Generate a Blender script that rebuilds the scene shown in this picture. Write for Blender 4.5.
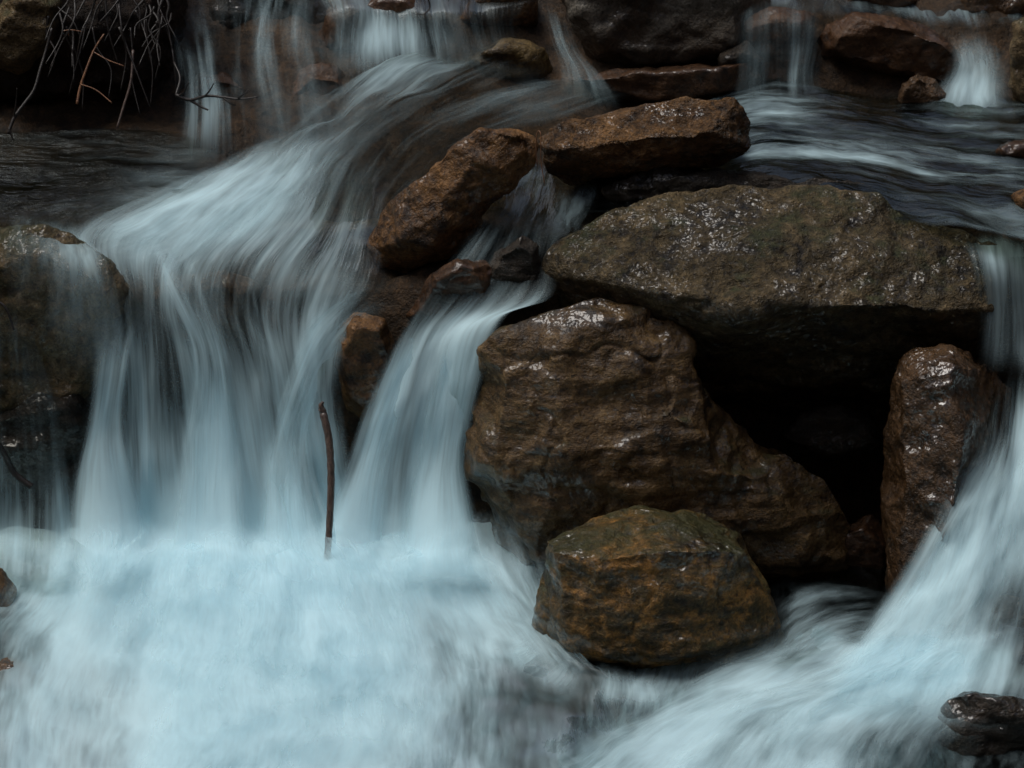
import bpy, bmesh, math, random
import numpy as np
from mathutils import Vector, Matrix

# ------------------------------------------------------------------ scene, camera, light
sc = bpy.context.scene
for o in list(bpy.data.objects):
    bpy.data.objects.remove(o)
COL = sc.collection
PITCH = math.radians(28.0)
DIST = 6.0
HFOV = math.radians(20.0)
cam_d = bpy.data.cameras.new('camera')
cam = bpy.data.objects.new('camera', cam_d)
COL.objects.link(cam)
CAM = np.array([0.0, -DIST * math.cos(PITCH), DIST * math.sin(PITCH)])
cam.location = CAM
cam.rotation_euler = (math.pi / 2 - PITCH, 0, 0)
cam_d.sensor_fit = 'HORIZONTAL'
cam_d.angle = HFOV
cam_d.clip_start = 0.05
cam_d.clip_end = 500
cam_d.dof.use_dof = True
cam_d.dof.focus_distance = 5.95
cam_d.dof.aperture_fstop = 5.6
sc.camera = cam

SUN_EL, SUN_AZ = math.radians(68), math.radians(-80)      # azimuth from +Y (upstream) towards +X
w = bpy.data.worlds.new('World')
sc.world = w
w.use_nodes = True
wn, wl = w.node_tree.nodes, w.node_tree.links
wn.clear()
sky = wn.new('ShaderNodeTexSky')
sky.sky_type = 'NISHITA'
sky.sun_disc = False
sky.sun_elevation = SUN_EL
sky.sun_rotation = SUN_AZ
sky.air_density = 1.0
sky.dust_density = 5.0
sky.ozone_density = 1.0
bg = wn.new('ShaderNodeBackground')
bg.inputs['Strength'].default_value = 0.055
wo = wn.new('ShaderNodeOutputWorld')
wl.new(sky.outputs[0], bg.inputs['Color'])
wl.new(bg.outputs[0], wo.inputs['Surface'])

sd = bpy.data.lights.new('sun', 'SUN')
sd.energy = 1.5
sd.angle = math.radians(35)
sd.color = (1.0, 0.985, 0.95)
sun = bpy.data.objects.new('sun', sd)
COL.objects.link(sun)
sdir = Vector((math.sin(SUN_AZ) * math.cos(SUN_EL), math.cos(SUN_AZ) * math.cos(SUN_EL), math.sin(SUN_EL)))
sun.rotation_euler = sdir.to_track_quat('Z', 'Y').to_euler()
sun.location = sdir * 10

sc.view_settings.view_transform = 'Standard'
sc.view_settings.look = 'None'
sc.view_settings.gamma = 1
sc.view_settings.exposure = 0.45
sc.cycles.transparent_max_bounces = 24
sc.cycles.max_bounces = 6
sc.cycles.use_denoising = True

# ------------------------------------------------------------------ geometry helpers
RIGHT = np.array([1.0, 0, 0])
UP = np.array([0, math.sin(PITCH), math.cos(PITCH)])
FWD = np.array([0, math.cos(PITCH), -math.sin(PITCH)])
TANH = math.tan(HFOV / 2)


def ray(px, py):
    d = FWD + RIGHT * ((px - 512) / 512 * TANH) + UP * ((384 - py) / 512 * TANH)
    return d


def at_y(px, py, Y):
    d = ray(px, py)
    return CAM + d * ((Y - CAM[1]) / d[1])


def at_z(px, py, Z):
    d = ray(px, py)
    return CAM + d * ((Z - CAM[2]) / d[2])


def sstep(a, b, x):
    t = np.clip((np.asarray(x, float) - a) / (b - a), 0, 1)
    return t * t * (3 - 2 * t)


def H(X, Y):
    """height of the stream surface above the falls"""
    left = np.interp(Y, [-0.5, 0.05, 0.55, 0.8, 1.0, 1.3, 2.0], [-0.02, 0.15, 0.30, 0.36, 0.43, 0.58, 0.85])
    right = np.interp(Y, [-0.5, 0.1, 0.86, 0.98, 1.3, 2.0], [0.30, 0.30, 0.30, 0.42, 0.58, 0.85])
    k = sstep(0.10, 0.40, X)
    return left * (1 - k) + right * k


def at_h(px, py):
    """the point where the line of sight meets the stream surface H"""
    lo, hi = -0.6, 2.6
    f = lambda Y: (lambda p: p[2] - H(p[0], p[1]))(at_y(px, py, Y))
    for _ in range(50):
        m = 0.5 * (lo + hi)
        if f(m) > 0:
            lo = m
        else:
            hi = m
    return at_y(px, py, 0.5 * (lo + hi))


_rs = np.random.RandomState(7)
_PERM = _rs.permutation(512)
_PERM = np.concatenate([_PERM, _PERM, _PERM])
_G = _rs.normal(size=(512, 3))
_G /= np.linalg.norm(_G, axis=1)[:, None]


def perlin(p):
    """gradient noise, about -0.7..0.7"""
    p = np.asarray(p, float)
    i = np.floor(p).astype(int)
    f = p - i
    i &= 511
    u = f * f * f * (f * (f * 6 - 15) + 10)
    out = 0
    for dx in (0, 1):
        for dy in (0, 1):
            for dz in (0, 1):
                h = _PERM[(_PERM[(_PERM[(i[:, 0] + dx) & 511] + i[:, 1] + dy) & 511] + i[:, 2] + dz) & 511]
                g = _G[h]
                d = g[:, 0] * (f[:, 0] - dx) + g[:, 1] * (f[:, 1] - dy) + g[:, 2] * (f[:, 2] - dz)
                wx = u[:, 0] if dx else 1 - u[:, 0]
                wy = u[:, 1] if dy else 1 - u[:, 1]
                wz = u[:, 2] if dz else 1 - u[:, 2]
                out = out + d * wx * wy * wz
    return out


def fbm(p, octs=4, gain=0.5):
    s, a = 0, 1.0
    for k in range(octs):
        s = s + a * perlin(p * (2.03 ** k) + 17.3 * k)
        a *= gain
    return s


def tag(o, label=None, cat=None, group=None, kind=None):
    if label:
        o['label'] = label
    if cat:
        o['category'] = cat
    if group:
        o['group'] = group
    if kind:
        o['kind'] = kind
    return o


def link(name, verts, faces, mat, origin=None, smooth=True):
    me = bpy.data.meshes.new(name)
    verts = np.asarray(verts, float)
    org = np.zeros(3) if origin is None else np.asarray(origin, float)
    me.from_pydata((verts - org).tolist(), [], faces if isinstance(faces, list) else faces.tolist())
    me.update()
    if smooth:
        me.polygons.foreach_set('use_smooth', [True] * len(me.polygons))
    me.materials.append(mat)
    o = bpy.data.objects.new(name, me)
    o.location = org
    COL.objects.link(o)
    return o


# ------------------------------------------------------------------ materials
def nodes(name):
    m = bpy.data.materials.new(name)
    m.use_nodes = True
    nt = m.node_tree
    nt.nodes.clear()
    out = nt.nodes.new('ShaderNodeOutputMaterial')
    return m, nt, out


class G:
    """small shorthand for building node graphs"""
    def __init__(s, nt):
        s.nt = nt

    def n(s, typ, **kw):
        nd = s.nt.nodes.new(typ)
        for k, v in kw.items():
            setattr(nd, k, v)
        return nd

    def set(s, sock, v):
        if hasattr(v, 'is_output') or isinstance(v, bpy.types.NodeSocket):
            s.nt.links.new(v, sock)
        else:
            sock.default_value = v

    def math(s, op, a, b=None, c=None, clamp=False):
        nd = s.n('ShaderNodeMath', operation=op)
        nd.use_clamp = clamp
        s.set(nd.inputs[0], a)
        if b is not None:
            s.set(nd.inputs[1], b)
        if c is not None:
            s.set(nd.inputs[2], c)
        return nd.outputs[0]

    def noise(s, vec, scale, detail=3, rough=0.5, dist=0.0):
        nd = s.n('ShaderNodeTexNoise')
        s.set(nd.inputs['Vector'], vec)
        nd.inputs['Scale'].default_value = scale
        nd.inputs['Detail'].default_value = detail
        nd.inputs['Roughness'].default_value = rough
        nd.inputs['Distortion'].default_value = dist
        return nd.outputs['Fac']

    def mapping(s, vec, loc=(0, 0, 0), rot=(0, 0, 0), scale=(1, 1, 1)):
        nd = s.n('ShaderNodeMapping')
        s.set(nd.inputs['Vector'], vec)
        nd.inputs['Location'].default_value = loc
        nd.inputs['Rotation'].default_value = rot
        nd.inputs['Scale'].default_value = scale
        return nd.outputs[0]

    def ramp(s, fac, stops, interp='LINEAR'):
        nd = s.n('ShaderNodeValToRGB')
        cr = nd.color_ramp
        cr.interpolation = interp
        while len(cr.elements) < len(stops):
            cr.elements.new(0.5)
        for e, (p, c) in zip(cr.elements, stops):
            e.position = p
            e.color = (c[0], c[1], c[2], 1) if hasattr(c, '__len__') else (c, c, c, 1)
        s.set(nd.inputs[0], fac)
        return nd.outputs['Color']

    def mix(s, fac, a, b, blend='MIX'):
        nd = s.n('ShaderNodeMix', data_type='RGBA', blend_type=blend)
        s.set(nd.inputs['Factor'], fac)
        for i, v in ((6, a), (7, b)):
            if not isinstance(v, bpy.types.NodeSocket):
                v = (v[0], v[1], v[2], 1)
            s.set(nd.inputs[i], v)
        return nd.outputs[2]

    def maprange(s, v, a, b, c, d, smooth=False):
        nd = s.n('ShaderNodeMapRange')
        if smooth:
            nd.interpolation_type = 'SMOOTHSTEP'
        s.set(nd.inputs[0], v)
        for i, x in enumerate((a, b, c, d)):
            s.set(nd.inputs[i + 1], x)
        return nd.outputs[0]


def rock_mat(name, seed, dark, base, accent, moss=None, moss_amt=0.0, rot=(0, 0.15, 0), band=9.0, gloss=0.5, bump=1.0,
             pale=None, pale_amt=0.0):
    m, nt, out = nodes(name)
    g = G(nt)
    tc = g.n('ShaderNodeTexCoord')
    co = g.mapping(tc.outputs['Object'], loc=(seed * 3.7, seed * 1.9, seed * 5.3), rot=rot)
    coS = g.mapping(co, scale=(1, 1, band))
    bands = g.noise(coS, 3.2, 5, 0.6, 0.6)
    blotch = g.noise(co, 5.5, 4, 0.6, 0.3)
    fine = g.noise(co, 38, 5, 0.65)
    grit = g.noise(co, 170, 3, 0.7)
    fac = g.math('ADD', g.math('MULTIPLY', bands, 0.6), g.math('MULTIPLY', blotch, 0.5))
    fac = g.math('ADD', fac, g.math('MULTIPLY', g.math('SUBTRACT', fine, 0.5), 0.95))
    col = g.ramp(fac, [(0.36, dark), (0.52, base), (0.60, [0.75 * b + 0.25 * a for a, b in zip(accent, base)]), (0.74, accent)])
    if pale is not None:
        pf = g.maprange(g.noise(coS, 2.1, 6, 0.65, 0.4), 0.66 - 0.25 * pale_amt, 0.74 - 0.15 * pale_amt, 0, 1, True)
        col = g.mix(g.math('MULTIPLY', pf, 0.75), col, pale)
    if moss is not None:
        geo = g.n('ShaderNodeNewGeometry')
        sx = g.n('ShaderNodeSeparateXYZ')
        g.set(sx.inputs[0], geo.outputs['Normal'])
        mf = g.math('ADD', g.math('MULTIPLY', sx.outputs['Z'], 0.25), g.noise(co, 7, 6, 0.7))
        mf = g.maprange(mf, 0.75 - 0.4 * moss_amt, 0.92 - 0.3 * moss_amt, 0, 1, True)
        col = g.mix(g.math('MULTIPLY', mf, 0.85), col, moss)
    speck = g.maprange(g.noise(co, 85, 2, 0.5), 0.62, 0.70, 0, 0.75, True)
    col = g.mix(speck, col, [c * 0.25 for c in dark])
    gm = g.maprange(grit, 0.32, 0.68, 0.5, 1.5)
    col = g.mix(1.0, col, gm, 'MULTIPLY')
    bs = g.n('ShaderNodeBsdfPrincipled')
    g.set(bs.inputs['Base Color'], col)
    rgh = g.maprange(g.noise(co, 14, 4, 0.6), 0.35, 0.65, 0.62 - 0.4 * gloss, 0.8 - 0.3 * gloss)
    g.set(bs.inputs['Roughness'], rgh)
    bs.inputs['Specular IOR Level'].default_value = 0.3
    wet = g.maprange(g.noise(coS, 4.0, 5, 0.65), 0.46, 0.60, 0.08 * gloss, 1.4 * gloss, True)
    g.set(bs.inputs['Coat Weight'], wet)
    bs.inputs['Coat Roughness'].default_value = 0.20
    bs.inputs['Coat IOR'].default_value = 1.55
    hgt = g.math('ADD', g.math('MULTIPLY', g.noise(coS, 10, 6, 0.65), 0.55), g.math('MULTIPLY', fine, 0.9))
    hgt = g.math('ADD', hgt, g.math('MULTIPLY', grit, 0.30))
    bp = g.n('ShaderNodeBump')
    bp.inputs['Strength'].default_value = 0.75
    bp.inputs['Distance'].default_value = 0.016 * bump
    g.set(bp.inputs['Height'], hgt)
    g.set(bs.inputs['Normal'], bp.outputs[0])
    bp2 = g.n('ShaderNodeBump')
    bp2.inputs['Strength'].default_value = 0.8
    bp2.inputs['Distance'].default_value = 0.03 * bump
    g.set(bp2.inputs['Height'], g.math('ADD', g.math('MULTIPLY', g.noise(co, 11, 4, 0.55), 1.0), g.math('MULTIPLY', g.noise(co, 34, 2, 0.5), 0.5)))
    g.set(bs.inputs['Coat Normal'], bp2.outputs[0])
    nt.links.new(bs.outputs[0], out.inputs[0])
    return m


FOAM = (0.66, 0.895, 0.97)


def water_mat(name, gain=2.2, su=(16, 55, 190), sv=(1.0, 2.6, 7.0), wts=(0.52, 0.34, 0.14), tint=(0.72, 0.78, 0.78),
              rough=0.28, bump=1.0, warp=0.0, amax=0.95, refl=0.35, colour=FOAM):
    m, nt, out = nodes(name)
    g = G(nt)
    uv = g.n('ShaderNodeUVMap')
    uv.uv_map = 'flow'
    oi = g.n('ShaderNodeAttribute')
    oi.attribute_name = 'seed'
    sxyz = g.n('ShaderNodeSeparateXYZ')
    g.set(sxyz.inputs[0], uv.outputs[0])
    comb = g.n('ShaderNodeCombineXYZ')
    g.set(comb.inputs[0], sxyz.outputs[0])
    g.set(comb.inputs[1], sxyz.outputs[1])
    g.set(comb.inputs[2], oi.outputs['Fac'])
    base = comb.outputs[0]
    if warp:
        wn_ = g.n('ShaderNodeTexNoise')
        g.set(wn_.inputs['Vector'], base)
        wn_.inputs['Scale'].default_value = 5.0
        wn_.inputs['Detail'].default_value = 3
        vm = g.n('ShaderNodeVectorMath', operation='MULTIPLY_ADD')
        g.set(vm.inputs[0], wn_.outputs['Color'])
        vm.inputs[1].default_value = (warp, warp, 0)
        g.set(vm.inputs[2], base)
        base = vm.outputs[0]
    ns = []
    for a, b in zip(su, sv):
        mp = g.mapping(base, scale=(a, b, 1.0))
        ns.append(g.noise(mp, 1.0, 3, 0.55))
    n = g.math('MULTIPLY', ns[0], wts[0])
    n = g.math('ADD', n, g.math('MULTIPLY', ns[1], wts[1]))
    n = g.math('ADD', n, g.math('MULTIPLY', ns[2], wts[2]))
    broad = g.noise(g.mapping(base, loc=(3.3, 1.7, 0), scale=(5.0, 2.2, 1.0)), 1.0, 2, 0.5)
    n = g.math('ADD', n, g.math('MULTIPLY', g.math('SUBTRACT', broad, 0.5), 0.45))
    nc = g.math('SUBTRACT', n, 0.5)
    fo = g.n('ShaderNodeAttribute')
    fo.attribute_name = 'foam'
    fa = g.n('ShaderNodeAttribute')
    fa.attribute_name = 'fade'
    gk = g.math('ADD', 0.22, g.math('MULTIPLY', fo.outputs['Fac'], 2.2), clamp=True)
    alpha = g.math('ADD', fo.outputs['Fac'], g.math('MULTIPLY', g.math('MULTIPLY', nc, gain), gk))
    alpha = g.maprange(alpha, 0.05, 1.0, 0.0, amax, True)
    fade = g.math('ADD', fa.outputs['Fac'], g.math('MULTIPLY', g.math('MULTIPLY', nc, 3.0),
                  g.math('MULTIPLY', fa.outputs['Fac'], g.math('SUBTRACT', 1.0, fa.outputs['Fac']))), clamp=True)
    df = g.n('ShaderNodeBsdfDiffuse')
    df.inputs['Color'].default_value = (*colour, 1)
    tl = g.n('ShaderNodeBsdfTranslucent')
    tl.inputs['Color'].default_value = (*colour, 1)
    fm = g.n('ShaderNodeMixShader')
    fm.inputs[0].default_value = 0.28
    nt.links.new(df.outputs[0], fm.inputs[1])
    nt.links.new(tl.outputs[0], fm.inputs[2])
    bp = g.n('ShaderNodeBump')
    bp.inputs['Strength'].default_value = 0.6
    bp.inputs['Distance'].default_value = 0.02 * bump
    g.set(bp.inputs['Height'], n)
    gl = g.n('ShaderNodeBsdfGlossy')
    gl.inputs['Roughness'].default_value = rough
    gl.inputs['Color'].default_value = (0.86, 0.97, 1, 1)
    g.set(gl.inputs['Normal'], bp.outputs[0])
    bpf = g.n('ShaderNodeBump')
    bpf.inputs['Strength'].default_value = 0.25
    bpf.inputs['Distance'].default_value = 0.02 * bump
    g.set(bpf.inputs['Height'], n)
    g.set(df.inputs['Normal'], bpf.outputs[0])
    fr = g.n('ShaderNodeFresnel')
    fr.inputs['IOR'].default_value = 1.33
    g.set(fr.inputs['Normal'], bp.outputs[0])
    tr = g.n('ShaderNodeBsdfTransparent')
    tr.inputs['Color'].default_value = (*tint, 1)
    cl = g.n('ShaderNodeMixShader')
    g.set(cl.inputs[0], g.math('MULTIPLY', fr.outputs[0], refl, clamp=True))
    nt.links.new(tr.outputs[0], cl.inputs[1])
    nt.links.new(gl.outputs[0], cl.inputs[2])
    mx = g.n('ShaderNodeMixShader')
    g.set(mx.inputs[0], alpha)
    nt.links.new(cl.outputs[0], mx.inputs[1])
    nt.links.new(fm.outputs[0], mx.inputs[2])
    tr2 = g.n('ShaderNodeBsdfTransparent')
    fin = g.n('ShaderNodeMixShader')
    g.set(fin.inputs[0], fade)
    nt.links.new(tr2.outputs[0], fin.inputs[1])
    nt.links.new(mx.outputs[0], fin.inputs[2])
    nt.links.new(fin.outputs[0], out.inputs[0])
    return m


def bark_mat(name, c1, c2, gloss=0.5):
    m, nt, out = nodes(name)
    g = G(nt)
    tc = g.n('ShaderNodeTexCoord')
    co = g.mapping(tc.outputs['Object'], scale=(1, 1, 0.35))
    n = g.noise(co, 160, 4, 0.65)
    bs = g.n('ShaderNodeBsdfPrincipled')
    g.set(bs.inputs['Base Color'], g.ramp(n, [(0.35, c1), (0.65, c2)]))
    bs.inputs['Roughness'].default_value = 0.55
    bs.inputs['Coat Weight'].default_value = gloss
    bs.inputs['Coat Roughness'].default_value = 0.15
    bp = g.n('ShaderNodeBump')
    bp.inputs['Strength'].default_value = 0.6
    bp.inputs['Distance'].default_value = 0.003
    g.set(bp.inputs['Height'], n)
    g.set(bs.inputs['Normal'], bp.outputs[0])
    nt.links.new(bs.outputs[0], out.inputs[0])
    return m


# ------------------------------------------------------------------ rocks
def hull(outline, Y, T=0.25, t=0.08, back=0.72, front=None, fs=0.72, dy=None):
    """points of a stone: its widest section through outline (pixels) near depth Y, its front and its back.
    outline entries are (px, py) or (px, py, Y)."""
    pts = []
    o = [(p[0], p[1], p[2] if len(p) > 2 else Y) for p in outline]
    cx = sum(p[0] for p in o) / len(o)
    cy = sum(p[1] for p in o) / len(o)
    for p in o:
        pts.append(at_y(*p))
        pts.append(at_y(cx + (p[0] - cx) * back, cy + (p[1] - cy) * back, p[2] + T))
        if front is None:
            pts.append(at_y(cx + (p[0] - cx) * fs, cy + (p[1] - cy) * fs, p[2] - t))
    for p in (front or []):
        pts.append(at_y(*p))
    return pts


def cells(P, rs, size, bedn, tilt, sharp=9.0, flat=1.6):
    """broken, locally flat faces: offsets of P along its normal, cell by cell"""
    Q = P + np.outer((P @ bedn) * (flat - 1), bedn)
    lo, hi = Q.min(0) - size * .3, Q.max(0) + size * .3
    n = int(np.clip(np.prod((hi - lo) / size), 12, 420))
    C = lo + rs.rand(n, 3) * (hi - lo)
    A = rs.normal(size=(n, 3)) * tilt
    B = rs.normal(size=n) * tilt * size * 0.25
    Qw = Q + 0.18 * size * np.stack([fbm(Q / size * 1.3 + k * 9.1, 2) for k in range(3)], 1)
    out = np.empty(len(P))
    for a in range(0, len(P), 8000):
        q = Qw[a:a + 8000]
        D = np.linalg.norm(q[:, None, :] - C[None], axis=2) / size
        W = np.exp(-sharp * (D - D.min(1)[:, None]))
        V = ((q[:, None, :] - C[None]) * A[None]).sum(2) + B[None]
        out[a:a + 8000] = (W * np.clip(V, -size, size)).sum(1) / W.sum(1)
    return out


def chips(P, N, rs, K, R, tilt=0.22, cut=0.10):
    """plane the surface flat here and there, leaving crisp edges as on split stone"""
    for i in rs.randint(0, len(P), K):
        n = N[i] + rs.normal(size=3) * tilt
        n /= np.linalg.norm(n)
        r = R * (0.5 + rs.rand())
        v = P - P[i]
        dist = np.linalg.norm(v, axis=1)
        d = v @ n + r * cut * rs.rand()
        m = (dist < r) & (d > 0) & (N @ n > 0.2)
        P[m] -= np.outer(d[m] * (1 - sstep(0.72 * r, r, dist[m])), n)
    return P


def rock(name, label, cat, hulls, mat, seed, voxel=0.007, smooth=3, big=0.008, strata=0.0027, fine=0.004, rot=0.15,
         facets=16, chip=0.05, bandf=22, group=None, cracks=0.0, ang=1.0):
    bm = bmesh.new()
    for pts in hulls:
        vs = [bm.verts.new(p) for p in pts]
        r = bmesh.ops.convex_hull(bm, input=vs)
        junk = [e for e in r['geom_interior'] + r['geom_unused'] if isinstance(e, bmesh.types.BMVert)]
        bmesh.ops.delete(bm, geom=list(set(junk)), context='VERTS')
    me = bpy.data.meshes.new(name)
    bm.to_mesh(me)
    bm.free()
    tmp = bpy.data.objects.new('tmp', me)
    COL.objects.link(tmp)
    md = tmp.modifiers.new('r', 'REMESH')
    md.mode = 'VOXEL'
    md.voxel_size = voxel
    ms = tmp.modifiers.new('s', 'SMOOTH')
    ms.factor = 0.5
    ms.iterations = smooth
    dg = bpy.context.evaluated_depsgraph_get()
    ev = tmp.evaluated_get(dg)
    m2 = bpy.data.meshes.new_from_object(ev)
    bpy.data.objects.remove(tmp)
    bpy.data.meshes.remove(me)
    m2.name = name
    nv = len(m2.vertices)
    P = np.empty(nv * 3)
    m2.vertices.foreach_get('co', P)
    P = P.reshape(-1, 3)
    rs = np.random.RandomState(seed)
    c = P.mean(0)
    size = (P.max(0) - P.min(0)).mean()
    for _ in range(facets):                     # broken flat faces
        d = rs.normal(size=3)
        d /= np.linalg.norm(d)
        q = (P - c) @ d
        lim = q.max() - chip * size * (0.4 + rs.rand())
        ex = np.clip(q - lim, 0, None)
        P -= np.outer(ex * 0.92, d)
    m2.vertices.foreach_set('co', P.ravel())
    m2.update()

    def normals():
        N = np.empty(nv * 3)
        m2.vertices.foreach_get('normal', N)
        return N.reshape(-1, 3)
    N = normals()
    P = chips(P, N, rs, 16, 0.26 * size, 0.05, 0.03)
    P = chips(P, N, rs, 50, 0.12 * size, 0.09, 0.05)
    P = chips(P, N, rs, 70, 0.05 * size, 0.15, 0.08)
    m2.vertices.foreach_set('co', P.ravel())
    m2.update()
    N = normals()
    off = seed * 11.37
    ca, sa = math.cos(rot), math.sin(rot)
    bedn = np.array([sa, 0.25, ca])
    bedn /= np.linalg.norm(bedn)
    Q = P + np.outer((P @ bedn) * (bandf / 3.0 - 1), bedn)         # stretched along the bedding
    d = big * fbm(P * 6 + off, 3)
    d += ang * cells(P, rs, 0.17 * max(0.5, min(1.3, size / 0.4)), bedn, 0.05, 16.0)
    d += ang * cells(P, rs, 0.06, bedn, 0.06, 10.0, 2.2) * sstep(-0.15, 0.25, perlin(P * 5 + off + 30))
    st = fbm(Q * 3.0 + off, 4, 0.6)
    d += strata * st * 1.6
    d -= strata * 1.2 * np.clip(0.12 - np.abs(fbm(Q * 1.7 + off + 40, 3)), 0, 1) / 0.12 * (0.5 + perlin(P * 4 + off))
    if cracks:
        d -= cracks * np.clip(0.05 - np.abs(fbm(P * 4.5 + off + 90, 3)), 0, 1) / 0.05
    d += fine * fbm(P * 34 + off, 4, 0.6)
    P = P + N * d[:, None]
    org = np.array([P[:, 0].mean(), P[:, 1].mean(), P[:, 2].min()])
    m2.vertices.foreach_set('co', (P - org).ravel())
    m2.polygons.foreach_set('use_smooth', [True] * len(m2.polygons))
    m2.update()
    m2.materials.clear()
    m2.materials.append(mat)
    o = bpy.data.objects.new(name, m2)
    o.location = org
    COL.objects.link(o)
    return tag(o, label, cat, group or ('rocks and boulders in the stream' if cat in ('rock', 'boulder') else None))


# ------------------------------------------------------------------ water
def catmull(P, M):
    P = np.asarray(P, float)
    n = len(P)
    t = np.linspace(0, n - 1, M)
    i = np.clip(np.floor(t).astype(int), 0, n - 2)
    f = (t - i).reshape((-1,) + (1,) * (P.ndim - 1))
    p1, p2 = P[i], P[i + 1]
    p0 = np.where((i > 0).reshape(f.shape), P[np.clip(i - 1, 0, n - 1)], 2 * p1 - p2)
    p3 = np.where((i < n - 2).reshape(f.shape), P[np.clip(i + 2, 0, n - 1)], 2 * p2 - p1)
    return 0.5 * (2 * p1 + (p2 - p0) * f + (2 * p0 - 5 * p1 + 4 * p2 - p3) * f * f + (3 * p1 - p0 - 3 * p2 + p3) * f ** 3)


def flow(name, lines, mat, label, seed, kind_cat='water', du=0.008, dv=0.012, fu=0.12, fv=(0.15, 0.1), amp=0.006, mode='Y',
         lift=0.0, rough=(10, 3), lump=0.0):
    """a sheet of water through streamlines; each point is (px, py, where, foam); where is a depth Y ('h' = on the stream surface H)
    or, with mode 'Z', a height"""
    rows = []
    for ln in lines:
        r = []
        for (px, py, q, fo) in ln:
            if isinstance(q, tuple):
                p = at_z(px, py, q[1]) if q[0] == 'z' else at_y(px, py, q[1])
            elif q == 'h':
                p = at_h(px, py)
            elif mode == 'Z':
                p = at_z(px, py, q)
            else:
                p = at_y(px, py, q)
            r.append([*p, fo])
        rows.append(r)
    A = np.array(rows)                                  # lines x points x 4
    L = np.linalg.norm(np.diff(A[:, :, :3], axis=1), axis=2).sum(1).mean()
    W = np.linalg.norm(np.diff(A[:, :, :3], axis=0), axis=2).sum(0).mean()
    nv_, nu_ = max(8, int(L / dv)), max(6, int(W / du))
    A = catmull(A, nu_)                                  # across
    A = catmull(A.transpose(1, 0, 2), nv_)               # along: nv x nu x 4
    P, fo = A[..., :3], np.clip(A[..., 3], 0, 1)
    s = np.concatenate([np.zeros((1, nu_)), np.cumsum(np.linalg.norm(np.diff(P, axis=0), axis=2), axis=0)])
    v = s.mean(1)[:, None] * np.ones((1, nu_))
    u = np.linspace(0, W, nu_)[None, :] * np.ones((nv_, 1))
    gv = np.gradient(P, axis=0)
    gu = np.gradient(P, axis=1)
    N = np.cross(gu, gv)
    N /= np.linalg.norm(N, axis=2)[..., None] + 1e-9
    if (N @ (CAM - P.reshape(-1, 3).mean(0))).mean() < 0:
        N = -N
    q = np.stack([u.ravel() * rough[0], v.ravel() * rough[1], np.full(u.size, seed * 3.1)], 1)
    d = amp * fbm(q, 4, 0.55).reshape(u.shape) * 1.5 + lift
    if lump:
        d = d + lump * fbm(np.stack([u.ravel() * 5, v.ravel() * 4, np.full(u.size, seed * 7.7)], 1), 3).reshape(u.shape)
    P = P + N * d[..., None]
    uu = np.linspace(0, 1, nu_)[None, :]
    vv = np.linspace(0, 1, nv_)[:, None]
    fade = np.ones((nv_, nu_))
    if fu:
        a, b = fu if hasattr(fu, '__len__') else (fu, fu)
        if a:
            fade = fade * sstep(0, a, uu)
        if b:
            fade = fade * sstep(0, b, 1 - uu)
    if fv[0]:
        fade = fade * sstep(0, fv[0], vv)
    if fv[1]:
        fade = fade * sstep(0, fv[1], 1 - vv)
    idx = np.arange(nv_ * nu_).reshape(nv_, nu_)
    F = np.stack([idx[:-1, :-1], idx[:-1, 1:], idx[1:, 1:], idx[1:, :-1]], -1).reshape(-1, 4)
    o = link(name, P.reshape(-1, 3), F, mat)
    me = o.data
    for nm, arr in (('foam', fo), ('fade', fade), ('seed', np.full(fo.shape, seed * 2.37))):
        at = me.attributes.new(nm, 'FLOAT', 'POINT')
        at.data.foreach_set('value', arr.ravel().astype(np.float32))
    uvl = me.uv_layers.new(name='flow')
    li = np.empty(len(me.loops), int)
    me.loops.foreach_get('vertex_index', li)
    uvl.data.foreach_set('uv', np.stack([u.ravel()[li], v.ravel()[li]], 1).ravel().astype(np.float32))
    return tag(o, label, kind_cat, None, 'structure')


# ------------------------------------------------------------------ twigs
def tube(parts):
    """tapered round tubes; parts = list of (points, r0, r1)"""
    V, F = [], []
    for pts, r0, r1 in parts:
        pts = np.asarray(pts, float)
        pts = catmull(pts, max(6, len(pts) * 5))
        n = len(pts)
        K = 7
        t = np.gradient(pts, axis=0)
        t /= np.linalg.norm(t, axis=1)[:, None] + 1e-9
        ref = np.array([0.3, 0.8, 0.5])
        b0 = len(V)
        for i in range(n):
            a = np.cross(t[i], ref)
            a /= np.linalg.norm(a) + 1e-9
            b = np.cross(t[i], a)
            r = r0 + (r1 - r0) * i / (n - 1)
            r *= 1 + 0.09 * math.sin(i * 2.1 + len(V)) * (0.6 if i % 3 else 1)
            for k in range(K):
                th = 2 * math.pi * k / K
                V.append(pts[i] + (a * math.cos(th) + b * math.sin(th)) * r)
        for i in range(n - 1):
            for k in range(K):
                F.append([b0 + i * K + k, b0 + i * K + (k + 1) % K, b0 + (i + 1) * K + (k + 1) % K, b0 + (i + 1) * K + k])
        F.append([b0 + k for k in range(K)][::-1])
        F.append([b0 + (n - 1) * K + k for k in range(K)])
    return V, F


def twig(name, label, cat, parts, mat):
    """parts = list of ([(px, py, Y), ...], r0, r1)"""
    V, F = tube([([at_y(*p) for p in pts], a, b) for pts, a, b in parts])
    return tag(link(name, V, F, mat, origin=V[0]), label, cat)


# ------------------------------------------------------------------ stream bed (with unseen slopes beyond, raised to block low sky light)
def axis(lo, hi, step, far, growth=1.35):
    a = list(np.arange(lo, hi + step / 2, step))
    s, x = step, hi
    while x < far:
        s *= growth
        x += s
        a.append(x)
    s, x = step, lo
    pre = []
    while x > -far:
        s *= growth
        x -= s
        pre.append(x)
    return np.array(pre[::-1] + a)


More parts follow.
